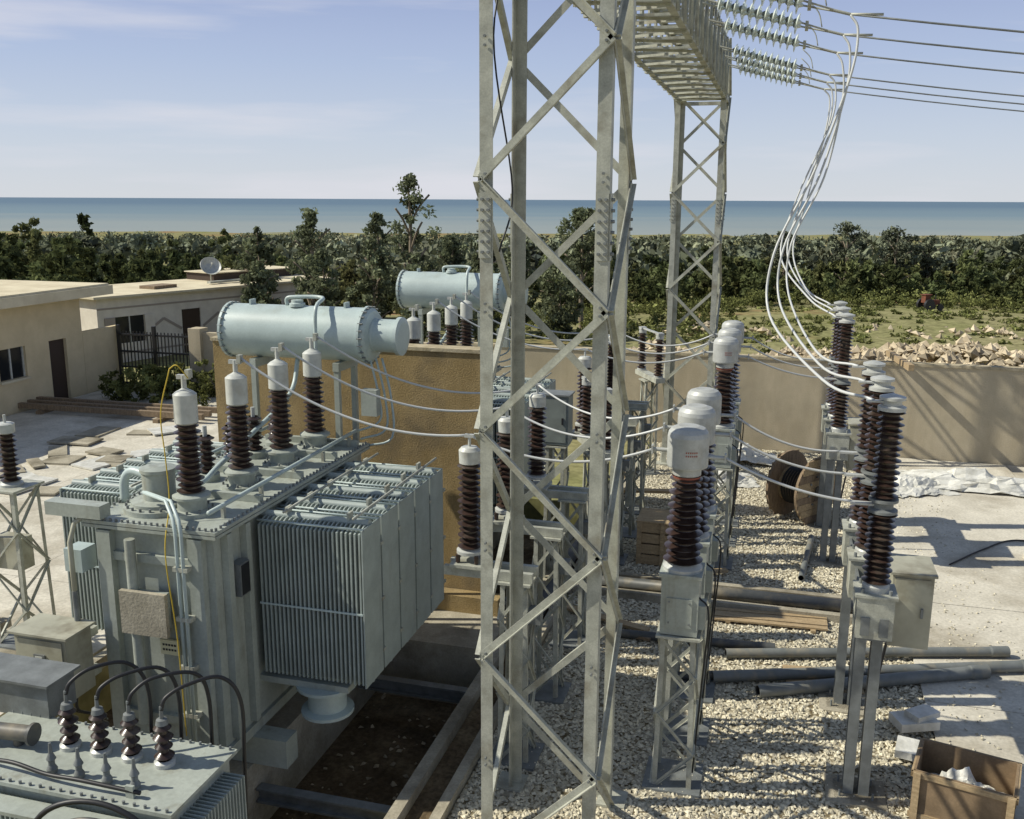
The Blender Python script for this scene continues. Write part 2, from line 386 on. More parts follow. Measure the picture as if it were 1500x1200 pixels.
t.box2((-7.05,TY0-.26,2.20),(-6.45,TY0-.20,2.72),conc); t.box2((-6.98,TY0-.20,2.25),(-6.52,TY0-.065,2.68),paint)
t.box2((-6.66,TY0-.11,1.92),(-6.42,TY0-.08,2.10),labelm)
for k in range(2):
    for q in range(5): t.box2((-6.63+q*.038,TY0-.114,1.97+.06*k),(-6.605+q*.038,TY0-.111,1.995+.06*k),black)
t.box2((-8.25,8.30,1.42),(-7.55,8.72,2.2),cream); t.box2((-8.3,8.25,2.203),(-7.5,8.77,2.23),cream)
t.box2((-8.20,8.285,1.47),(-7.60,8.297,2.15),cream)
t.box2((-7.98,8.27,1.78),(-7.83,8.283,1.98),galv2); t.box2((-7.955,8.262,1.80),(-7.855,8.268,1.96),white)
t.box2((-7.9,8.72,1.5),(-7.6,8.9,1.6),galv); t.box2((-7.9,8.72,2.0),(-7.6,8.9,2.1),galv)
for q in range(3): t.tube(catmull([(-7.8+.08*q,8.5,1.42),(-7.8+.08*q,8.5,1.2),(-7.7+.08*q,8.7,1.05),(-7.55,8.85,.9)],5),.018,black,6)
for dx in(0,.07):
    t.tube([(-6.30+dx,8.72,.85),(-6.30+dx,8.72,3.45),(-6.33+dx,8.74,3.6),(-6.6+dx,9.0,3.72),(-7.0+dx*.5,9.15,3.74)],.022,paintL,8)
for z in(1.2,1.8,2.4,3.0): t.box2((-6.36,8.70,z),(-6.17,8.80,z+.05),galv)
t.tube([(-7.72,8.72,2.25),(-7.72,8.72,3.2),(-7.7,8.8,3.42),(-7.4,9.0,3.6)],.03,cream,8)
t.cyl((-7.72,8.72,2.2),(-7.72,8.72,2.6),.035,galv2,8)
t.box2((-8.05,8.75,3.50),(-7.3,8.93,3.66),paint); t.box((-7.75,8.9,2.95),(.24,.25,.28),paintL)
t.lathe([(0,3.47),(.42,3.47),(.42,3.53),(.33,3.54),(.33,3.58),(.19,3.60),(.19,3.92),(.21,3.93),(.21,3.97),(.10,4.0),(0,4.0)],paint,(-6.98,9.42,0),seg=28)
for k in range(20):
    a=k*math.pi/10; t.cyl((-6.98+.38*math.cos(a),9.42+.38*math.sin(a),3.53),(-6.98+.38*math.cos(a),9.42+.38*math.sin(a),3.57),.016,galv2,6)
t.tube(catmull([(-7.15,9.45,3.85),(-7.4,9.5,3.87),(-7.52,9.5,3.75),(-7.54,9.5,3.48)],5),.055,paintL,12)
t.tube(catmull([(-6.85,9.6,3.6),(-6.7,9.9,3.68),(-6.75,10.3,3.75),(-7.0,11.5,3.85),(-7.05,12.8,4.2),(-7.1,13.2,4.7)],6),.035,paintL,10)
for y in(9.95,11.0,12.02,12.75): t.box2((TX0+.05,y-.04,3.473),(TX1+.02,y+.04,3.56),paint)
t.tube([(-6.05,9.0,3.62),(-6.05,13.0,3.66)],.028,paintL,8); t.tube([(-7.45,9.6,3.62),(-7.45,13.0,3.66)],.028,paintL,8)
for k in range(5):
    y=9.3+k*.85; t.box((-6.05,y,3.54),(.04,.05,.14),galv)
BY=[9.36,10.45,11.5,12.5]
for y in BY:
    t.lathe([(0,3.47),(.27,3.47),(.27,3.52),(.17,3.53),(.17,3.66),(.22,3.67),(.22,3.70),(.13,3.74)],paint,(-6.5,y,0),seg=24)
    for k in range(10):
        a=k*math.pi/5; t.cyl((-6.5+.23*math.cos(a),y+.23*math.sin(a),3.52),(-6.5+.23*math.cos(a),y+.23*math.sin(a),3.56),.015,galv2,6)
    t.insulator((-6.5,y,3.72),.84,.105,.165,12,rt=.94)
    t.lathe([(.11,4.55),(.135,4.57),(.135,4.9),(.10,4.93),(.06,4.95),(.03,4.97),(.03,5.12),(0,5.13)],white,(-6.5,y,0))
    t.box((-6.5,y,5.1),(.16,.05,.05),silver); t.box((-6.43,y,5.14),(.05,.08,.1),galv)
for y in(10.6,11.2,11.8,12.4):
    t.lathe([(0,3.47),(.16,3.47),(.16,3.56),(.1,3.58)],paint,(-7.1,y,0))
    t.insulator((-7.1,y,3.57),.50,.07,.12,7); t.cyl((-7.1,y,4.06),(-7.1,y,4.2),.03,silver,8)
def bank(x0,x1,ys,depth,inner):
    n=24
    for y in ys:
        for i in range(n):
            x=x0+(x1-x0)*(i+.5)/n
            t.box2((x-.011,y,1.36),(x+.011,y+depth,3.28),fin)
            t.add([(x-.011,y,3.28),(x+.011,y,3.28),(x+.011,y+depth,3.28),(x-.011,y+depth,3.28),(x-.008,y+depth*.3,3.34),(x+.008,y+depth*.3,3.34),(x+.008,y+depth*.7,3.34),(x-.008,y+depth*.7,3.34)],
                  [(0,1,5,4),(1,2,6,5),(2,3,7,6),(3,0,4,7),(4,5,6,7)],fin)
        ym=y+depth/2
        for z in(1.34,3.34):
            t.cyl((x0-(.25 if inner>0 else .0),ym,z),(x1+(.0 if inner>0 else .25),ym,z),.05,fin,10)
        for yy in(y+.03,y+depth-.03): t.tube([(x0,yy,3.33),(x1+.02,yy,3.33)],.016,paintL,6)
        t.box2((x0,y-.012,2.268),(x1,y-.002,2.292),paintL)
        xo=x1 if inner>0 else x0
        sgn=1 if inner>0 else -1
        t.box2((min(xo,xo+sgn*.02)+.002,y-.01,1.33),(max(xo,xo+sgn*.02),y+depth+.01,3.33),fin)
        for z in(1.6,2.28,3.0): t.box2((min(xo,xo+sgn*.035),y+depth,z-.02),(max(xo,xo+sgn*.035),y+depth+.07,z+.02),galv)
        for xx in(x0+.3,x1-.25): t.box((xx,ym,3.42),(.03,.12,.08),galv)
bank(-5.86,-4.50,[9.68+.565*i for i in range(5)],.50,1)
bank(-9.0,-7.62,[10.1+.565*i for i in range(5)],.50,-1)
t.tube([(-4.6,9.7,3.46),(-4.6,12.5,3.46)],.018,galv,6); t.tube([(-5.5,9.7,3.46),(-5.5,12.5,3.46)],.018,galv,6)
t.tube([(-7.9,10.1,3.46),(-7.9,12.9,3.46)],.018,galv,6)
t.lathe([(0,.80),(.33,.80),(.33,.84),(.24,.86),(.24,1.14),(.38,1.16),(.38,1.2),(0,1.2)],paintL,(-5.15,9.95,0),seg=24)
t.box2((-5.95,9.72,1.2),(-4.75,9.9,1.28),paint)
cy,cz,r=13.3,5.08,.41
t.lathe([(0,-.06),(.2,-.04),(r-.05,-.0),(r,.04),(r+.03,.04),(r+.03,.08),(r,.08),(r,2.35),(r+.03,2.35),(r+.03,2.39),(r,2.39),(r,2.42),(r-.04,2.46),(.26,2.48),(.26,2.50),(.25,2.52),(.25,2.86),(.29,2.86),(.29,2.92),(.22,2.94),(0,2.95)],paintL,(-8.32,cy,cz),(1,0,0),36)
for k in range(24):
    a=k*math.pi/12; 
    for xx in(-8.26,-5.93): t.cyl((xx-.03,cy+(r+.018)*math.cos(a),cz+(r+.018)*math.sin(a)),(xx+.05,cy+(r+.018)*math.cos(a),cz+(r+.018)*math.sin(a)),.014,galv2,6)
for x in(-7.75,-6.35):
    t.box2((x-.05,cy-.35,4.55),(x+.05,cy+.35,4.68),paint)
    for sy in(-.3,.3): t.box2((x-.04,cy+sy-.04,.4),(x+.04,cy+sy+.04,4.55),paint)
t.lathe([(0,0),(.12,0),(.12,.05),(.09,.06),(.09,.1),(0,.11)],paintL,(-7.1,cy-.05,cz+r-.01)); 
t.tube(catmull([(-7.3,cy,cz+r),(-7.3,cy,cz+r+.1),(-7.15,cy,cz+r+.13),(-6.7,cy,cz+r+.13),(-6.6,cy-.42,cz+r+.03),(-6.6,cy-.47,cz),(-6.6,cy-.47,4.0),(-6.6,cy-.5,3.5)],5),.03,paintL,8)
for x in(-7.9,-6.3): t.box((x,cy,cz+r+.03),(.03,.15,.09),paintL)
for k,dx in enumerate((0,.1,.2)):
    t.tube(catmull([(-5.9+dx,cy-.1,4.75),(-5.75+dx,cy-.15,4.2),(-5.72+dx,cy-.2,3.8-.12*k),(-6.1+dx,cy-.3,3.62-.1*k)],5),.018,paintL,6)
t.box2((-5.95,12.95,3.9),(-5.7,13.1,4.3),paint)
mt=t.mesh('power_transformer',(-6.5,10.9,0))
link('power_transformer',mt,(-6.5,10.9,0)); link('power_transformer',mt,(-6.5,18.1,0))
rp=B(); rp.tube(catmull([(-6.62,9.28,5.2),(-6.72,9.2,4.7),(-6.63,9.1,4.2),(-6.55,9.0,3.7),(-6.42,8.68,3.2),(-6.33,8.66,2.2),(-6.30,8.65,1.0)]),.007,yellow,6)
rp.tube(catmull([(-6.62,9.28,5.2),(-6.5,9.25,5.25),(-6.4,9.3,5.1)]),.007,yellow,6); rp.obj('yellow_rope',(-6.5,9.2,4))

# ---------------------------------------------------------------- jumper cables
j=B()
def jumper(p,q,sg,r=.017): j.tube(sag(p,q,sg,22),r,cablew,7)
for off,sy in((0,0),(7.2,3)):
    for k in range(3):
        jumper((-6.42,BY[k+1]+off,5.15),(-3.55,SAY[sy+k],4.27),.30+.06*k)
        jumper((-3.55,SAY[sy+k],4.27),(-1.3,CTY[sy+k],4.25),.24+.04*k)
BRY=[11.0,12.17,13.3,19.0,20.17,21.3]
for k in range(6): jumper((-.47,CTY[k],4.2),(.94,BRY[k],3.78),.08+.03*(k%3))
for k in range(3):
    e=ends[k];q=V(1.08,BRY[k],4.96);dx=.14*k
    j.tube(catmull([e,e+V(.12,-.05,-.25),e+V(.05+.05*k,-.1,-.9),e+V(-.35+dx,-.1,-2.2),e+V(-.85+dx,-.2,-3.4),e+V(-.85+dx,-.7,-4.3),q+V(-.5,1.0,.02),q],8),.019,cablew,7)
    e=ends[3+k];q=V(1.08,BRY[3+k],4.96)
    j.tube(catmull([e,e+V(.15,0,-.25),e+V(.1,-.1,-1.0),e+V(-.5+dx,-.1,-2.6),e+V(-.75+dx,-.3,-3.8),q+V(-.5,1.0,.25),q],8),.019,cablew,7)
j.obj('jumper_cables',(0,15,5))

# ================================================================= AUXILIARY TRANSFORMER (foreground)
a=B()
AX0,AX1,AY0,AY1=-7.4,-4.86,6.35,7.30
a.box2((AX0,AY0,.3),(AX1,AY1,1.82),paint); a.box2((AX0-.06,AY0-.06,1.823),(AX1+.06,AY1+.06,1.86),paint)
n=46
for i in range(n):
    x=AX0+.1+(AX1-AX0-.2)*i/(n-1); a.box2((x-.008,AY0-.28,.5),(x+.008,AY0-.002,1.70),fin)
a.box2((AX0+.05,AY0-.28,1.703),(AX1-.05,AY0-.065,1.74),paint)
for i in range(16):
    y=AY0+.1+i*.05; a.box2((AX1+.002,y-.008,.5),(AX1+.22,y+.008,1.70),fin)
for i in range(24):
    x=AX0+i*(AX1-AX0)/23
    for y in(AY0-.03,AY1+.03): a.cyl((x,y,1.86),(x,y,1.89),.014,galv2,6)
BX=[-6.38,-6.03,-5.68,-5.32]
for x in BX:
    a.lathe([(0,1.86),(.10,1.86),(.10,1.90),(.07,1.92)],silver,(x,6.95,0))
    a.insulator((x,6.95,1.91),.38,.045,.095,4); a.lathe([(.06,2.28),(.05,2.33),(.02,2.34),(.015,2.46),(0,2.46)],galv2,(x,6.95,0))
for x in(-6.25,-5.95,-5.65,-5.35): a.lathe([(0,1.86),(.045,1.86),(.05,1.90),(.03,1.94),(.03,1.98),(.045,2.0),(.02,2.06),(.012,2.16),(0,2.16)],galv2,(x,6.55,0))
a.lathe([(0,0),(.10,0),(.10,.04),(.08,.05),(.08,.45),(.11,.47),(.11,.5),(0,.5)],pvcd,(-7.2,6.8,2.0),(1,.1,0))
a.cyl((-6.9,6.85,1.86),(-6.9,6.85,2.0),.05,pvcd,10)
a.box2((-7.95,7.32,1.84),(-6.95,7.72,2.22),galv2); a.box2((-8.0,7.27,2.223),(-6.90,7.77,2.25),galv2)
for x in(-7.0,-5.3): a.box2((x-.04,6.4,1.86),(x+.04,6.43,1.98),paint)
a.tube(catmull([(-7.0,6.5,1.9),(-6.6,6.45,1.96),(-6.2,6.42,1.93),(-5.8,6.4,1.95),(-5.2,6.42,1.92)]),.02,black,8)
a.obj('auxiliary_transformer',(-6.2,6.8,0))
k=B()
for i,x in enumerate(BX):
    k.tube(catmull([(x,6.95,2.42),(x+.03,7.0,2.53),(x+.16,7.15,2.62-.02*(i%2)),(x+.36+.03*(i%3),7.4,2.58),(x+.50,7.5,2.3),(x+.50,7.5,1.6),(x+.45,7.5,.1)]),.020,black,8)
k.tube(catmull([(-6.2,5.9,1.2),(-5.9,6.0,1.85),(-5.4,6.1,2.0),(-4.9,6.15,1.75),(-4.55,6.2,1.0),(-4.5,6.2,.1)]),.026,black,8)
k.tube(catmull([(-6.0,5.9,1.2),(-5.7,5.95,1.78),(-5.3,6.0,1.9),(-4.95,6.05,1.65),(-4.7,6.1,1.0),(-4.6,6.2,.1)]),.026,pvcd,8)
k.obj('black_power_cables',(-5.5,7,1))

# ================================================================= FIREWALL, WALLS
f=B(); f.box2((-9.5,14.6,-.1),(-4.55,14.9,4.66),ochre); f.box2((-9.53,14.57,4.663),(-4.52,14.93,4.72),coping)
f.obj('fire_wall',(-7,14.7,0))
f=B(); f.box2((-10,28,-.1),(26,28.25,2.66),plaster); f.box2((-10.02,27.97,2.663),(26.02,28.28,2.74),coping)
f.obj('perimeter_wall',(5,28,0))
f=B(); f.box2((-21,31,-.1),(-10.3,31.25,2.2),plaster); f.box2((-10.25,28.26,-.1),(-10.02,31.25,2.4),plaster); f.obj('boundary_wall',(-15,31,0))
f=B()
f.box((3.3,27.7,2.86),(.14,2.6,.16),wood,rz=.12); f.obj('timber_beam',(3.3,27.7,2.8))
# ================================================================= GROUND SHEET with transformer pits
PITS=[(-9.7,-4.0,7.5,14.3),(-9.7,-4.0,15.2,21.6)]
base=[-40000,-9000,-3000,-1500,-800]+list(range(-500,-100,40))+list(np.arange(-100,-12,4.))+list(np.arange(-12,12.01,1.))+list(np.arange(14,100,4.))+list(range(100,501,40))+[800,1500,3000,9000,40000]
xs=sorted(set([float(q) for q in base]+[e+d for p in PITS for e in p[:2] for d in(-.01,.01)]))
by=[-3000,-400,-60,-10]+list(np.arange(-6,30.01,1.))+list(np.arange(33,130,3.))+list(range(130,800,20))+[1200,3000]
ys=sorted(set([float(q) for q in by]+[e+d for p in PITS for e in p[2:] for d in(-.01,.01)]))
def hz(x,y):
    for p in PITS:
        if p[0]<x<p[1] and p[2]<y<p[3]: return -.75
    d=ahead(x,y); z=-.02
    if abs(x)>26 or y>29: 
        z+= .35*math.sin(x*.11+1)*math.cos(y*.09)*min(1,max(0,(d-32)/20))
    if d>60: z-= 13*(1-math.exp(-(d-60)/190))
    if d>560: z-=(d-560)*.03
    return max(z,-25)
g=B(); nx=len(xs)
g.v=[(x,y,hz(x,y)) for y in ys for x in xs]
earth=M('field_earth',(.29,.265,.14),(.21,.215,.09),.12,bump=.8,bscale=2.5,c3=(.30,.19,.105),s3=.06,l3=.54,h3=.64,fine=.3,diff=True)
g.mats=[earth]
for iy in range(len(ys)-1):
    for ix in range(nx-1):
        o=iy*nx+ix; g.f.append([o,o+1,o+1+nx,o+nx]); g.m.append(0); g.sm.append(False)
g.obj('ground')
def sheetobj(name,x0,y0,x1,y1,z,mat):
    b=B(); b.add([(x0,y0,z),(x1,y0,z),(x1,y1,z),(x0,y1,z)],[(0,1,2,3)],mat); return b.obj(name,((x0+x1)/2,(y0+y1)/2,0))
# sea
seam=bpy.data.materials.new('sea_water'); seam.use_nodes=True; nt=seam.node_tree;N=nt.nodes;L=nt.links;b=N['Principled BSDF']
b.inputs['Roughness'].default_value=.5;b.inputs['Specular IOR Level'].default_value=.15
tc=N.new('ShaderNodeTexCoord');sp=N.new('ShaderNodeSeparateXYZ');L.new(tc.outputs['Object'],sp.inputs[0])
mr=N.new('ShaderNodeMapRange');mr.inputs['From Min'].default_value=550;mr.inputs['From Max'].default_value=3600;L.new(sp.outputs['Y'],mr.inputs[0])
cr=N.new('ShaderNodeValToRGB');cr.color_ramp.elements[0].color=(.27,.30,.275,1);cr.color_ramp.elements[1].color=(.095,.155,.205,1)
e=cr.color_ramp.elements.new(.25);e.color=(.16,.225,.25,1)
nz=N.new('ShaderNodeTexNoise');nz.inputs['Scale'].default_value=.004;nz.inputs['Detail'].default_value=5;mp=N.new('ShaderNodeMapping');mp.inputs['Scale'].default_value=(.3,1,1)
L.new(tc.outputs['Object'],mp.inputs[0]);L.new(mp.outputs[0],nz.inputs['Vector'])
ad=N.new('ShaderNodeMath');ad.operation='MULTIPLY_ADD';ad.inputs[1].default_value=.4;L.new(nz.outputs['Fac'],ad.inputs[0]);L.new(mr.outputs[0],ad.inputs[2])
sb=N.new('ShaderNodeMath');sb.operation='SUBTRACT';sb.inputs[1].default_value=.2;L.new(ad.outputs[0],sb.inputs[0]);L.new(sb.outputs[0],cr.inputs[0]);L.new(cr.outputs[0],b.inputs['Base Color'])
so=B(); so.add([(-60000,300,0),(60000,300,0),(60000,60000,0),(-60000,60000,0)],[(0,1,2,3)],seam); so=so.obj('sea'); so.location=(0,0,-12.2); so.rotation_euler=(0,0,YAW)
# gravel bed
gr=bpy.data.materials.new('gravel_bed'); gr.use_nodes=True; nt=gr.node_tree;N=nt.nodes;L=nt.links;N.remove(N['Principled BSDF']);b=N.new('ShaderNodeBsdfDiffuse');L.new(b.outputs[0],N['Material Output'].inputs[0])
tc=N.new('ShaderNodeTexCoord');vo=N.new('ShaderNodeTexVoronoi');vo.inputs['Scale'].default_value=17;L.new(tc.outputs['Object'],vo.inputs['Vector'])
bw=N.new('ShaderNodeRGBToBW');L.new(vo.outputs['Color'],bw.inputs[0])
cr=N.new('ShaderNodeValToRGB');cr.color_ramp.elements[0].color=(.34,.30,.21,1);cr.color_ramp.elements[1].color=(.66,.61,.47,1);cr.color_ramp.elements[0].position=.2;cr.color_ramp.elements[1].position=.8;L.new(bw.outputs[0],cr.inputs[0])
dr=N.new('ShaderNodeValToRGB');dr.color_ramp.elements[0].color=(1,1,1,1);dr.color_ramp.elements[1].color=(.35,.31,.25,1);dr.color_ramp.elements[0].position=.35;dr.color_ramp.elements[1].position=.75;L.new(vo.outputs['Distance'],dr.inputs[0])
mx=N.new('ShaderNodeMix');mx.data_type='RGBA';mx.blend_type='MULTIPLY';mx.inputs[0].default_value=1;L.new(cr.outputs[0],mx.inputs[6]);L.new(dr.outputs[0],mx.inputs[7]);L.new(mx.outputs[2],b.inputs['Color'])
sheetobj('gravel_bed',-3.36,-4,2.4,27.98,.002,gr)
pv=B()
rr=random.Random(4)
for ix in range(6):
    for iy in range(9):
        xa=2.4+ix*3.9; ya=-5+iy*3.75
        pv.box2((xa+.008,ya,-.05),(xa+3.892,ya+3.735 if iy<8 else 27.95,.05+rr.uniform(-.004,.004)),pavem)
pv.obj('concrete_pavement',(8,12,0))
pv=B(); 
for ix in range(4):
    for iy in range(6): pv.box2((-24.3+ix*3.55,6+iy*4.,-.06),(-24.3+ix*3.55+3.54,6+iy*4.+3.985,.03),pavem)
pv.obj('concrete_pavement',(-17,18,0))
for p in PITS: sheetobj('pit_floor',p[0],p[2],p[1],p[3],-.742,dirt)
kb=B()
for p in PITS:
    x0,x1,y0,y1=p
    kb.box2((x1+.012,y0-.3,-.8),(x1+.16,y1+.3,.16),conc); kb.box2((x0-.16,y0-.3,-.8),(x0-.012,y1+.3,.16),conc)
    kb.box2((x0-.01,y0-.16,-.8),(x1+.01,y0-.012,.16),conc)
    for x in(-7.3,-6.1): kb.box2((x-.18,y0,-.8),(x+.18,y1,.24),conc)
    for q in(0.6,1.9,4.9): 
        y=y0+q
        kb.box2((-5.9,y,-.30),(x1,y+.14,-.27),galv2);kb.box2((-5.9,y+.06,-.27),(x1,y+.08,-.13),galv2);kb.box2((-5.9,y,-.13),(x1,y+.14,-.10),galv2)
kb.box2((-5.9,13.1,-.8),(-4.01,14.59,.26),conc); kb.box2((-9.7,14.0,-.8),(-5.91,14.59,.22),conc); kb.box2((-6.0,14.3,.262),(-4.2,14.59,.55),ochre)
kb.box2((-3.50,5,-.1),(-3.37,15.6,.14),conc); kb.box2((-3.50,17.3,-.1),(-3.37,27,.14),conc)
kb.box2((-3.3,16.2,-.05),(2.3,16.34,.15),conc); kb.box2((-3.3,17.0,-.05),(2.3,17.14,.15),conc)
kb.box2((-9.5,14.93,-.1),(-4.6,15.05,.3),conc)
kb.obj('concrete_kerbs',(-4,12,0))
sheetobj('trench_floor',-3.84,5,-3.50,27.5,.004,dirt); sheetobj('trench_floor',-3.3,16.34,2.3,17.0,.010,dirt)
pp=B(); pp.tube([(-3.67,13.6,.16),(-3.66,22.5,.16)],.13,pvcd,14); pp.tube([(-3.2,16.62,.14),(1.9,16.70,.14)],.11,pvcd,14); pp.obj('drain_pipe',(-2,17,0))
def pipe(p,q,r,m=pvc):
    b=B(); p=Vector(p);q=Vector(q);d=(q-p);L_=d.length
    b.lathe([(r*.86,.02),(r*.86,0),(r,0),(r,L_-.3),(r*1.12,L_-.27),(r*1.12,L_),(r*.95,L_),(r*.95,L_-.2),(0,L_-.21)],m,p,d,20)
    b.lathe([(r*.86,0),(r*.86,.5),(0,.5)],black,p,d,20)
    b.obj('grey_plastic_pipe',tuple((p+q)/2))
pipe((-.45,14.35,.10),(3.85,15.55,.15),.075); pipe((-.6,13.5,.11),(4.2,15.15,.16),.085); pipe((.07,13.25,.10),(3.4,14.75,.15),.095)
pipe((-2.2,14.6,.10),(.3,14.75,.1),.07,pvcd); pipe((-1.4,13.3,.1),(.4,13.9,.12),.06,pvcd); pipe((.75,17.9,.1),(1.0,20.3,.1),.06)

# gravel stones
def stones(n,x0,x1,y0,y1,r0,r1,mat,name,hf=None,flat=.7,bias=1.0,z0=.0):
    px=RNG.uniform(x0,x1,n);u=RNG.random(n)**bias;py=y0+(y1-y0)*u
    oc=np.array([(1,0,0),(0,1,0),(-1,0,0),(0,-1,0),(0,0,1),(0,0,-1)],float)
    fc=np.array([(0,1,4),(1,2,4),(2,3,4),(3,0,4)] if hf is None else [(0,1,4),(1,2,4),(2,3,4),(3,0,4),(1,0,5),(2,1,5),(3,2,5),(0,3,5)])
    r=RNG.uniform(r0,r1,n)
    vv=oc[None]*RNG.uniform(.65,1.25,(n,6,1))*r[:,None,None]; vv=vv+RNG.normal(0,.18,(n,6,3))*r[:,None,None]
    vv[:,:,2]*=flat
    a=RNG.uniform(0,6.28,n);ca,sa=np.cos(a),np.sin(a)
    tl=RNG.uniform(-.6,.6,n)
    X=vv[:,:,0]*ca[:,None]-vv[:,:,1]*sa[:,None];Y=vv[:,:,0]*sa[:,None]+vv[:,:,1]*ca[:,None];Z=vv[:,:,2]+X*tl[:,None]*.6
    pz=np.full(n,z0)+r*.3 if hf is None else hf(px,py)
    P=np.stack([X+px[:,None],Y+py[:,None],Z+pz[:,None]],-1)
    T=P[:,fc].reshape(-1,3,3); tint=np.repeat(RNG.uniform(.6,1.2,n),len(fc))
    return link(name,npmesh(name,T,3,mat,tint))
stones(60000,-3.34,2.4,7.2,27.9,.018,.042,stonem,'gravel_stones',bias=1.35)
stones(900,2.42,4.2,8,27,.012,.03,stonem,'gravel_stones',bias=1.0,z0=.05)
stones(500,2.42,12,8,27,.006,.02,stonem,'gravel_stones',bias=1.0,z0=.05)
stones(160,-5.8,-4.1,7.6,14.2,.015,.05,rubm,'pit_rubble',z0=-.74)
def heap(cx,cy,rx,ry,h):
    def hf(px,py):
        d=((px-cx)/rx)**2+((py-cy)/ry)**2
        return h*np.clip(1-d,0,1)*(.6+.4*np.sin(px*2.1)*np.cos(py*1.7))-.1
    return hf
for (u,y,rx,ry,h,n) in((14.0,41,4.5,3,1.0,800),(20,42,5,3.6,1.1,1200),(27,42,6,3.2,.9,1000),(9.5,42,3,2,.7,350),(7,44,2.5,2,.7,250),(11,52,4,2,.6,120),(24,52,7,3,.5,100)):
    cx,cy=W(u,y); stones(n,cx-rx,cx+rx,cy-ry,cy+ry,.07,.32,rubm,'rubble_pile',hf=heap(cx,cy,rx,ry,h),flat=.8)

# ================================================================= SITE CLUTTER
dr=B()
R=.76; ax=V(-.80,.60,0); o=V(0,0,R+.02)
for s0 in(-.38,.38):
    dr.lathe([(.07,-.03),(R,-.03),(R,.03),(.07,.03),(.07,-.03)],woodd,o+ax*s0,ax,32)
dr.lathe([(.40,-.35),(.40,.35)],wood,o,ax,24)
for i in range(9): dr.lathe([(.40,-.34+.07*i),(.44,-.31+.07*i),(.40,-.275+.07*i)],black,o,ax,24)
u2=ax.cross(V(0,0,1)).normalized()
for sd_ in(-1,1):
    for i in range(9):
        w_=-.64+i*.16; hh=math.sqrt(max(0,R*R-w_*w_))
        dr.flat(o+ax*.417*sd_+V(0,0,w_)-u2*hh*.98,o+ax*.417*sd_+V(0,0,w_)+u2*hh*.98,.152,.012,ax,wood if i%3 else woodd)
for i in range(8):
    a_=i*math.pi/4+.2; p=o-ax*.425+(u2*math.cos(a_)+V(0,0,1)*math.sin(a_))*.34; dr.cyl(p,p-ax*.03,.025,galv2,8)
dr.lathe([(0,-.44),(.10,-.44),(.10,-.42)],black,o,ax,16)
mdr=dr.mesh('cable_drum'); link('cable_drum',mdr,(.78,21.8,0))
bd=B()
for i in range(4): bd.box((.2,15.75+.13*i,.07+.01*(i%2)),(1.9,.11,.03),wood,rz=.05+.01*i)
for x in(-.5,.9): bd.box((x,15.95,.04),(.08,.6,.04),wood,rz=.05)
bd.obj('wooden_boards',(.2,15.9,0))
bd=B(); bd.box((-2.5,15.1,.1),(1.6,.16,.05),wood,rz=-.35); bd.box((-2.3,14.7,.08),(1.3,.12,.05),woodd,rz=-.2); bd.box((-2.8,22,.3),(1.6,.2,.06),wood,rz=.2)
bd.box((1.0,14.0,.05),(1.1,.7,.02),wood,rz=.1); bd.box((-1.2,17.6,.1),(1.3,.14,.05),wood,rz=.5); bd.obj('wooden_boards',(-2.5,15,0))
cr_=B()
for z in(.12,.34,.56,.78):
    for (cx,cy,sx,sy) in((0,-.4,1.0,.03),(0,.4,1.0,.03),(-.5,0,.03,.77),(.5,0,.03,.77)): cr_.box((cx,cy,z),(sx,sy,.19),wood)
for sx in(-.46,0,.46): cr_.box((sx,-.43,.45),(.09,.03,.88),wood)
cr_.box((0,0,.9),(1.06,.86,.03),wood); cr_.obj('wooden_crate').location=(-1.9,18.4,0)
bx=B()
wv=[(0,-.34,.92,.025),(0,.34,.92,.025),(-.47,0,.025,.655),(.47,0,.025,.655)]
for cx,cy,sx,sy in wv: bx.box((cx,cy,.33),(sx,sy,.62),card)
bx.box((0,0,.04),(.9,.64,.03),card)
for cx,cy,sx,sy in((0,-.36,1.0,.02),(0,.36,1.0,.02)):
    bx.box((cx,cy,.60),(sx,sy,.07),wood); bx.box((cx,cy,.08),(sx,sy,.07),wood)
bx.box((-.492,0,.6),(.02,.74,.07),wood); bx.box((.492,0,.6),(.02,.74,.07),wood)
for sx in(-.44,.44): bx.box((sx,-.383,.33),(.07,.02,.6),wood)
pc=bx.obj('packing_crate'); pc.location=(2.45,11.0,.06); pc.rotation_euler=(0,0,-.25); pc.scale=(1.1,1.1,1)
def crumple(name,x,y,sx,sy,h,rz=0,mat=sheet,z=.05,seed=1):
    r=np.random.default_rng(seed);n=22;b=B();gx=np.linspace(-.5,.5,n)
    Z=r.random((n,n));Z=(Z+np.roll(Z,1,0)+np.roll(Z,1,1))/3;Z2=np.kron(r.random((6,6)),np.ones((4,4)))[:n,:n];Z2=(Z2+np.roll(Z2,1,0)+np.roll(Z2,2,1)+np.roll(Z2,1,1))/4
    Z=(Z*.5+Z2*.9);edge=np.outer(np.sqrt(.52-abs(gx)),np.sqrt(.52-abs(gx)))/.52
    vs=[(x_*sx*(1+.25*r.random()),y_*sy*(1+.25*r.random()),max(0,Z[i,k]*h*edge[i,k])) for i,x_ in enumerate(gx) for k,y_ in enumerate(gx)]
    b.add(vs,[(i*n+k,(i+1)*n+k,(i+1)*n+k+1,i*n+k+1) for i in range(n-1) for k in range(n-1)],mat,False)
    ob=b.obj(name);ob.location=(x,y,z);ob.rotation_euler=(0,0,rz);return ob
crumple('plastic_sheet',5.2,25.6,4.2,1.4,.5,seed=1); crumple('plastic_sheet',8.4,26.0,3,1.6,.8,.2,seed=2); crumple('plastic_sheet',3.4,24.8,1.8,1.2,.4,.5,seed=3)
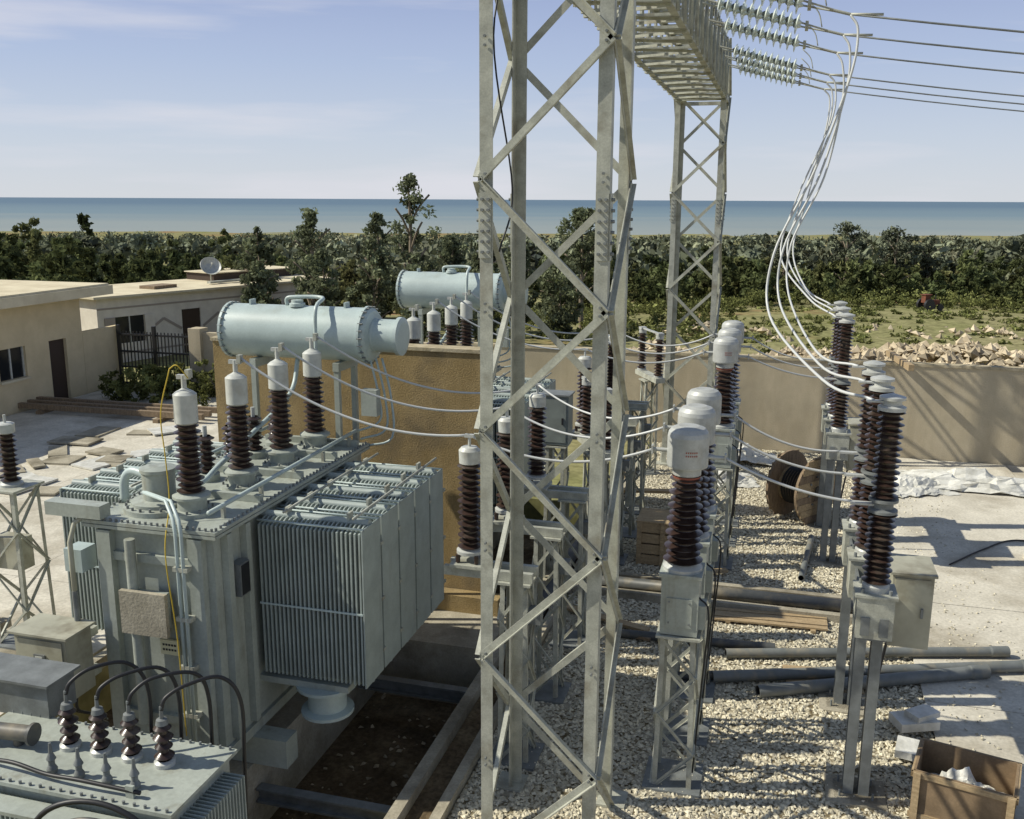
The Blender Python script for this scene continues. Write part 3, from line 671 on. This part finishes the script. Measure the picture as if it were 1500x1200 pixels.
crumple('plastic_sheet',-.6,26.4,2,.8,.6,seed=4); crumple('plastic_sheet',2.0,10.0,.9,.6,.25,.5,seed=5,z=.02); crumple('plastic_wrap',2.45,11.0,.8,.55,.35,-.25,seed=6,z=.28,mat=sheet)
crumple('plastic_wrap',.2,8.9,.7,.5,.22,.3,seed=9,z=.03); crumple('plastic_sheet',-1.2,24.3,1.6,1.1,.4,.3,seed=12,z=.02)
st=B(); st.box((2.15,12.9,.16),(.55,.35,.12),sheet,rz=.4); st.box((2.1,12.2,.12),(.5,.4,.10),sheet,rz=-.2); st.box((2.25,12.95,.26),(.4,.25,.08),sheet,rz=.7); st.obj('foam_packing_blocks',(2.1,12.5,0))
st=B(); st.box((5.6,20.2,.11),(.9,.6,.10),pavem,rz=.3); st.box((5.75,20.25,.19),(.5,.35,.06),conc,rz=.1); st.obj('concrete_slab_pieces',(5.6,20.2,0))
hp=B(); hp.tube(catmull([(3.6,19.5,.08),(4.4,20.6,.08),(5.2,21.4,.08),(6.4,21.2,.08),(7.6,21.9,.08)]),.018,black,6)
hp.tube(catmull([(5.15,15.2,.08),(4.95,15.7,.3),(5.2,16.1,.5),(5.6,15.9,.3),(5.5,15.4,.08)]),.02,black,6); hp.obj('loose_cable',(5,20,0))
wl=B()
for i in range(3): wl.box((-21.0,26.0+.42*i,.25+.02*i),(7.0,.16,.18),woodd,rz=.03)
for x in(-23.5,-19): wl.box((x,26.4,.09),(.2,1.4,.12),woodd)
wl.obj('timber_stack',(-21,26,0))
ds_=B()
for i in range(24):
    ds_.box((rr.uniform(-20,-13),rr.uniform(18,25),.05+rr.uniform(0,.05)),(rr.uniform(.5,1.4),rr.uniform(.3,.9),.05),rr.choice([sheet,conc,conc,pavem]),rz=rr.uniform(0,3))
ds_.obj('scattered_slabs',(-16,21,0))
wb=B(); wb.box((-4.25,7.9,.05),(.35,.3,.35),sheet,rz=.2); wb.box((-4.25,7.9,.24),(.38,.33,.03),sheet,rz=.2); wb.obj('white_carton',(-4.2,7.9,0))
vm=B(); vm.cyl((-4.9,8.6,-.3),(-4.5,8.7,-.3),.14,rust,14); vm.lathe([(0,0),(.17,0),(.17,.05),(0,.05)],rust,(-4.92,8.6,-.3),(1,.2,0)); vm.box((-4.7,8.65,-.5),(.4,.3,.2),rust); vm.obj('rusty_pump',(-4.7,8.6,-.3))

# ================================================================= BUILDINGS (left)
def parent(name,loc,parts):
    e=bpy.data.objects.new(name,None); e.location=loc; sc.collection.objects.link(e)
    for p in parts: p.parent=e; p.matrix_parent_inverse=Matrix.Translation(loc).inverted()
    return e
b=B(); FX=-24.4
def facade(b,x,y0,y1,z1,ops,mat,th=.25):
    cuts=sorted(set([y0,y1]+[o for q in ops for o in q[:2]]))
    for ya,yb in zip(cuts[:-1],cuts[1:]):
        op=[q for q in ops if q[0]<=ya+1e-6 and q[1]>=yb-1e-6]
        if not op: b.box2((x-th,ya,0),(x,yb,z1),mat)
        else:
            q=op[0]
            if q[2]>0: b.box2((x-th,ya,0),(x,yb,q[2]),mat)
            b.box2((x-th,ya,q[3]),(x,yb,z1),mat)
OPS=[(27.5,28.35,0,2.2),(25.2,26.4,1.15,2.2),(19,20.4,1.15,2.2)]
facade(b,FX,14,29.2,3.62,OPS,wallc); b.box2((FX-8,28.95,0),(FX-.252,29.2,3.62),wallc); b.box2((FX-8,14,0),(FX-.252,14.25,3.62),wallc)
walls=b.obj('walls',(FX,22,0))
b=B(); b.box2((FX-8.5,13.4,3.623),(FX+.7,30.2,3.95),roofm); b.box2((FX-8.4,13.5,3.953),(FX+.6,30.1,4.02),roofm); roof=b.obj('roof',(FX,22,0))
b=B()
for q in OPS[1:]:
    b.box2((FX-.16,q[0],q[2]),(FX-.13,q[1],q[3]),darkglass)
    for y in(q[0]+.03,(q[0]+q[1])/2,q[1]-.03): b.box2((FX-.128,y-.03,q[2]),(FX-.09,y+.03,q[3]),white)
    b.box2((FX-.1,q[0]-.05,q[2]-.08),(FX+.08,q[1]+.05,q[2]-.002),roofm)
win=b.obj('windows'); b=B(); b.box2((FX-.2,27.5,0),(FX-.12,28.35,2.2),doorm); b.box2((FX-.118,27.55,.1),(FX-.10,27.62,2.1),trim); door=b.obj('door')
parent('site_office_building',(FX,22,0),[walls,roof,win,door])
b=B(); b.box2((FX-.2,30.3,0),(FX,31.3,2.3),wallc); b.box2((-24.4-.2,29.21,0),(-24.4,30.298,2.3),wallc); b.box2((-21.1,30.85,0),(-20.6,31.4,2.35),plaster); b.obj('gate_wall',(FX,30,0))
g=B()
g_x0,g_x1,gy=-24.2,-21.15,31.0
for x in np.linspace(g_x0,g_x1,21): g.box((x,gy,1.05),(.035,.035,2.15),darksteel); 
for z in(.12,.75,1.35,2.0): g.box(((g_x0+g_x1)/2,gy,z),(g_x1-g_x0,.06,.07),darksteel)
for x in(g_x0-.05,(g_x0+g_x1)/2,g_x1+.03): g.box((x,gy,1.15),(.12,.12,2.4),darksteel)
g.obj('iron_gate',(-22.6,31,0))
b=B(); Lh=13.0
ops=[(.8,2.2,.95,2.1),(4.1,5.1,0,2.15),(7.2,8.4,.95,2.1)]
cuts=sorted(set([0,Lh]+[o for q in ops for o in q[:2]]))
for ya,yb in zip(cuts[:-1],cuts[1:]):
    op=[q for q in ops if q[0]<=ya+1e-6 and q[1]>=yb-1e-6]
    if not op: b.box2((ya,0,0),(yb,.12,2.95),wallw)
    else:
        q=op[0]
        if q[2]>0: b.box2((ya,0,0),(yb,.12,q[2]),wallw)
        b.box2((ya,0,q[3]),(yb,.12,2.95),wallw)
b.box2((0,.122,0),(.12,4.5,2.95),wallw); b.box2((Lh-.12,.122,0),(Lh,4.5,2.95),wallw); b.box2((.122,4.38,0),(Lh-.122,4.5,2.95),wallw)
for z in(.5,2.45): b.box2((0,-.012,z),(Lh,-.002,z+.08),trim)
def zig(x0):
    for k,(p,q) in enumerate((((x0,0),(x0+.9,.55)),((x0+.9,.55),(x0+1.8,0)))):
        b.flat((p[0],-.016,1.3+p[1]),(q[0],-.016,1.3+q[1]),.12,.006,(0,1,0),trim)
for x0 in(2.25,5.2,9.2,11.0): zig(x0)
walls=b.obj('walls'); b=B()
b.box2((-.3,-.35,2.953),(Lh+.3,4.8,3.05),roofm); b.box2((7.8,2.5,3.053),(13.0,4.7,3.42),doorm); b.box2((7.7,2.4,3.423),(13.1,4.75,3.47),roofm)
b.box((4.0,1.5,3.12),(1.4,.9,.14),woodd,.2); b.box((7.5,1.2,3.15),(2.0,.25,.1),galv,.05); roof=b.obj('roof'); b=B()
for q in(ops[0],ops[2]):
    b.box2((q[0],.07,q[2]),(q[1],.09,q[3]),darkglass); b.box2(((q[0]+q[1])/2-.03,.04,q[2]),((q[0]+q[1])/2+.03,.068,q[3]),white)
    for e_ in(q[0]-.5,q[1]): b.box2((e_,-.05,q[2]),(e_+.48,-.02,q[3]),trim if e_<q[0] else wallw)
b.box2((ops[1][0],.06,0),(ops[1][1],.09,2.15),doorm); win=b.obj('windows_and_door')
hx,hy=-27.5,33.9; e=bpy.data.objects.new('prefab_house',None); sc.collection.objects.link(e)
for p in(walls,roof,win): p.parent=e
e.location=(hx,hy,0); e.rotation_euler=(0,0,math.atan2(9.3,3.5))
d=B(); d.cyl((0,0,0),(0,0,.5),.03,galv,8); d.lathe([(0,.10),(.25,.06),(.42,-.04),(.5,-.14),(.49,-.15),(.25,.04),(0,.08)],white,(0,0,.75),V(-.5,.5,-.5),24)
d.tube([(0,0,.7),(.30,-.30,.95)],.012,galv,6); d.box((.3,-.3,.97),(.08,.08,.1),white); do=d.obj('satellite_dish'); 
ca,sa_=math.cos(e.rotation_euler[2]),math.sin(e.rotation_euler[2]); do.location=(hx+ca*7.2-sa_*1.9,hy+sa_*7.2+ca*1.9,3.05)

# ================================================================= VEGETATION
def leaves(cent,rad,n,size,up=.0):
    m=len(cent); idx=RNG.integers(0,m,n)
    p=cent[idx]+np.clip(RNG.normal(0,1,(n,3)),-1.9,1.9)*rad[idx][:,None]*np.array([.5,.5,.42])
    a=RNG.normal(0,1,(n,3));a/=np.linalg.norm(a,axis=1)[:,None]
    b=np.cross(a,RNG.normal(0,1,(n,3)));b/=np.linalg.norm(b,axis=1)[:,None]
    s=size*RNG.uniform(.5,1.3,n)[:,None]
    a=a*s;b=b*s*.5
    return np.stack([p-a,p+b*.9,p+a,p-b],1),idx
def crown(x,y,z0,h,w,nc,nl,size,shape='round'):
    t_=RNG.random(nc)
    if shape=='cone': rr_=w*(1.02-t_)**.8
    elif shape=='euc': rr_=w*np.sin(np.pi*np.clip(t_*.92+.08,0,1))**.6*RNG.uniform(.4,1.2,nc)
    else: rr_=w*np.sqrt(np.clip(1-(2*t_*.95-.95)**2,.05,1))
    an=RNG.uniform(0,6.28,nc); q=np.sqrt(RNG.random(nc))*rr_
    cent=np.stack([x+q*np.cos(an),y+q*np.sin(an),z0+t_*h*.93],-1)
    rad=RNG.uniform(.16,.42,nc)*w*.75
    ct_=RNG.uniform(.6,1.4,nc)
    v,idx=leaves(cent,rad,nl,size)
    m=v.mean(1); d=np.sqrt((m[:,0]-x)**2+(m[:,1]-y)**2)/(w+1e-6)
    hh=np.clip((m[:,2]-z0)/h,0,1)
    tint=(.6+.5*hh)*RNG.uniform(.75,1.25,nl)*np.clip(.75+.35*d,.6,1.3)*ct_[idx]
    return v,tint
def tree(name,cx,cy,h,w,mat=leafE,shape='euc',z0f=.18,nl=4200,size=.12,nc=60):
    X,Y=W(cx,cy); zb=hz(X,Y)
    b=B(); r=.04*h*.55
    lean=random.uniform(-.3,.3)
    tr=catmull([(X,Y,zb-.1),(X+lean*.3,Y,zb+h*.3),(X+lean*.2,Y+.1,zb+h*.6),(X+lean*.5,Y,zb+h*.9)],4)
    for i in range(len(tr)-1): b.cyl(tr[i],tr[i+1],r*(1-i/len(tr)*.85),bark,7,r*(1-(i+1)/len(tr)*.85))
    for k_ in range(9):
        t_=.25+.07*k_; p=tr[int(t_*(len(tr)-1))]; an=k_*2.4; q=p+V(math.cos(an)*w*.75,math.sin(an)*w*.75,h*.16)
        b.tube(catmull([p,p.lerp(q,.5)+V(0,0,.15),q],3),r*.28,bark,5)
    tk=b.obj(name,(X,Y,zb))
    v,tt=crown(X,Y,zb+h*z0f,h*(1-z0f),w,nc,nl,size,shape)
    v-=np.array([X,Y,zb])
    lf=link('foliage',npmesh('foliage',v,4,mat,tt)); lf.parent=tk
rt_=random.Random(11)
HERO=[(-4.95,47,8.6,1.25,'euc',.1),(-9.2,44,6.7,1.15,'euc',.1),(-12.1,46,5.9,.95,'euc',.1),(-7.0,50,6.5,.95,'euc',.15),(-8.1,41,5.0,1.0,'euc',.1),(-10.8,41,4.5,1.0,'euc',.1),
 (-6.2,43,5.4,1.1,'euc',.1),(-3.2,50,5.5,1.2,'euc',.15),(-1.6,46,5.0,1.2,'euc',.1),(3.9,54,6.8,1.3,'round',.5),(2.4,50,4.0,1.4,'round',.1),(-2.4,41,4.2,1.1,'euc',.1),(-4.2,42,4.8,1.0,'euc',.1),
 (.3,52,5.0,1.1,'euc',.1),(-13.6,50,5.0,1.1,'euc',.1)]
for (x,y,h,w,sh,z0) in HERO: tree('eucalyptus_tree' if sh=='euc' else 'broadleaf_tree',x,y,h,w,leafE,sh,z0)
def mass(name,items,mat,nl,size,nc=10):
    vs=[];ts=[]
    for (x,y,h,w,sh) in items:
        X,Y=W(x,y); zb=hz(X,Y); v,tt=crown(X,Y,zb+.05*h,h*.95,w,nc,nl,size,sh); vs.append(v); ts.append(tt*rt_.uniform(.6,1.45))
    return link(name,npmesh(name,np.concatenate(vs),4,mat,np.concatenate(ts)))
it=[]
for i in range(130):
    y=rt_.uniform(50,82); x=rt_.uniform(-.62*y,-.24*y); it.append((x,y,rt_.uniform(2.2,4.3)*(1.30 if -x/y>.44 else 1.0)*(1.0 if rt_.random()<.82 else 1.3),rt_.uniform(.7,1.6),rt_.choice(['round','euc','cone'])))
for i in range(42):
    y=rt_.uniform(46,75); x=rt_.uniform(-.26*y,.02*y); it.append((x,y,rt_.uniform(2.2,4.2),rt_.uniform(.7,1.4),rt_.choice(['round','euc'])))
for i in range(44):
    y=rt_.uniform(68,88); x=rt_.uniform(.03*y,.26*y); it.append((x,y,rt_.uniform(2.0,4.0)*(1 if rt_.random()<.85 else 1.3),rt_.uniform(.9,1.6),'round'))
mass('tree_belt',it,leafD,800,.20,16)
it=[]
for i in range(135):
    y=rt_.uniform(71,96); x=rt_.uniform(.20*y,.66*y); it.append((x,y,rt_.uniform(1.9,4.2)*(1.0 if rt_.random()<.86 else 1.3),rt_.uniform(.6,1.6),rt_.choice(['round','cone','euc'])))
mass('tree_belt',it,leafD,720,.21,16)
it=[]
for i in range(560):
    y=98+400*rt_.random()**1.25; x=rt_.uniform(-.62*y,.66*y); X_,Y_=W(x,y)
    top=7.1-.0365*y-hz(X_,Y_); h=top*rt_.uniform(.45,1.0)*(1 if rt_.random()<.93 else 1.18)
    if h>.6: it.append((x,y,min(h,7),rt_.uniform(1.6,3.4)*(1+y/260),'round'))
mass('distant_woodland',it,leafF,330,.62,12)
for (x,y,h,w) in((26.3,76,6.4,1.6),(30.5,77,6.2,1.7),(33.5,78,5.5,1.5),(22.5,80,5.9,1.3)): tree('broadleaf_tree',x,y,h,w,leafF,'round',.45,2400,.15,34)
it=[]
for i in range(300):
    y=rt_.uniform(48,72); x=rt_.uniform(-.05*y,.24*y); it.append((x,y,rt_.uniform(.25,.85),rt_.uniform(.4,1.1),'round'))
for i in range(150):
    y=rt_.uniform(46,66); x=rt_.uniform(.24*y,.62*y); it.append((x,y,rt_.uniform(.03,.10),rt_.uniform(.3,1.2),'round'))
for i in range(100):
    y=rt_.uniform(65,71); x=rt_.uniform(.10*y,.62*y); it.append((x,y,rt_.uniform(.5,1.4),rt_.uniform(.7,1.4),'round'))
mass('field_shrubs',it,weed,100,.11,6)
it=[(-11.5+rt_.uniform(-2.6,2.6),33.5+rt_.uniform(-1.2,2.5),rt_.uniform(.6,1.5),rt_.uniform(.5,.9),'round') for i in range(30)]
mass('garden_shrubs',it,weed,220,.10,8)
tr=B()
tr.box((0,0,.75),(1.5,.5,.45),rust); tr.box((-.7,0,1.1),(.6,.55,.7),rust); tr.box((-.7,0,1.5),(.8,.75,.06),rust); tr.cyl((.4,.0,.95),(.4,0,1.5),.04,black,8)
for sy in(-.5,.5): tr.cyl((-.7,sy-.12,.55),(-.7,sy+.12,.55),.55,black,18); tr.cyl((.6,sy-.08,.32),(.6,sy+.08,.32),.32,black,16)
to=tr.obj('tractor'); X,Y=W(27.6,63); to.location=(X,Y,hz(X,Y)); to.rotation_euler=(0,0,.6); to.scale=(.7,.7,.7)

# ================================================================= LIGHT, SKY, CAMERA
EL=math.radians(42); tx,ty=.965,.27; n_=math.hypot(tx,ty); tx/=n_;ty/=n_
dirv=V(tx*math.cos(EL),ty*math.cos(EL),-math.sin(EL))
sd=bpy.data.lights.new('sun','SUN'); sd.energy=5.0; sd.angle=math.radians(.5); sd.color=(1,.95,.82)
so=bpy.data.objects.new('sun',sd); sc.collection.objects.link(so); so.rotation_euler=dirv.to_track_quat('-Z','Y').to_euler()
w=bpy.data.worlds.new('World'); sc.world=w; w.use_nodes=True; nt=w.node_tree;N=nt.nodes;L=nt.links
bg=N['Background']; sk=N.new('ShaderNodeTexSky'); sk.sky_type='NISHITA'; sk.sun_disc=False; sk.sun_elevation=EL
sx,sy=-tx,-ty; sk.sun_rotation=math.atan2(sx,sy)
sk.air_density=1.0; sk.dust_density=.4; sk.ozone_density=1.5
ST=.10; bg.inputs['Strength'].default_value=ST
tc=N.new('ShaderNodeTexCoord'); sp=N.new('ShaderNodeSeparateXYZ'); L.new(tc.outputs['Generated'],sp.inputs[0])
hr=N.new('ShaderNodeValToRGB'); L.new(sp.outputs['Z'],hr.inputs[0]); els=hr.color_ramp.elements
els[0].position=0; els[0].color=(.66,.70,.76,1); els[1].position=.6; els[1].color=(.19,.27,.51,1)
for p_,c_ in((.06,(.57,.64,.76)),(.13,(.45,.54,.74)),(.21,(.35,.42,.67))):
    q=els.new(p_); q.color=(*c_,1)
vm_=N.new('ShaderNodeVectorMath'); vm_.operation='SCALE'; vm_.inputs['Scale'].default_value=1/ST; L.new(hr.outputs[0],vm_.inputs[0])
fr=N.new('ShaderNodeMapRange'); fr.inputs['From Min'].default_value=.15; fr.inputs['From Max'].default_value=.6; fr.inputs['To Min'].default_value=.9; fr.inputs['To Max'].default_value=0; L.new(sp.outputs['Z'],fr.inputs[0])
m1=N.new('ShaderNodeMix'); m1.data_type='RGBA'; L.new(fr.outputs[0],m1.inputs[0]); L.new(sk.outputs[0],m1.inputs[6]); L.new(vm_.outputs[0],m1.inputs[7])
mp=N.new('ShaderNodeMapping'); mp.inputs['Scale'].default_value=(1.3,1.3,13); mp.inputs['Rotation'].default_value=(.05,.03,0)
L.new(tc.outputs['Generated'],mp.inputs[0]); nz=N.new('ShaderNodeTexNoise'); nz.inputs['Scale'].default_value=2.2; nz.inputs['Detail'].default_value=6; L.new(mp.outputs[0],nz.inputs['Vector'])
cr=N.new('ShaderNodeValToRGB'); cr.color_ramp.elements[0].position=.50;cr.color_ramp.elements[1].position=.74;cr.color_ramp.elements[1].color=(.7,.7,.7,1); L.new(nz.outputs['Fac'],cr.inputs[0])
mx=N.new('ShaderNodeMix'); mx.data_type='RGBA'; L.new(cr.outputs[0],mx.inputs[0]); L.new(m1.outputs[2],mx.inputs[6]); mx.inputs[7].default_value=(.74/ST,.74/ST,.80/ST,1)
L.new(mx.outputs[2],bg.inputs['Color'])
cd=bpy.data.cameras.new('camera'); cd.sensor_width=36; cd.lens=36*1400/1500; cd.clip_end=100000; cd.clip_start=.1
co=bpy.data.objects.new('camera',cd); sc.collection.objects.link(co); sc.camera=co
Rm=Matrix.Rotation(YAW,4,'Z')@Matrix.Rotation(math.radians(90-12.4),4,'X')@Matrix.Rotation(math.radians(.27),4,'Z')
co.matrix_world=Matrix.Translation((0,0,7.1))@Rm
sc.view_settings.view_transform='Standard'; sc.view_settings.look='None'; sc.view_settings.exposure=0
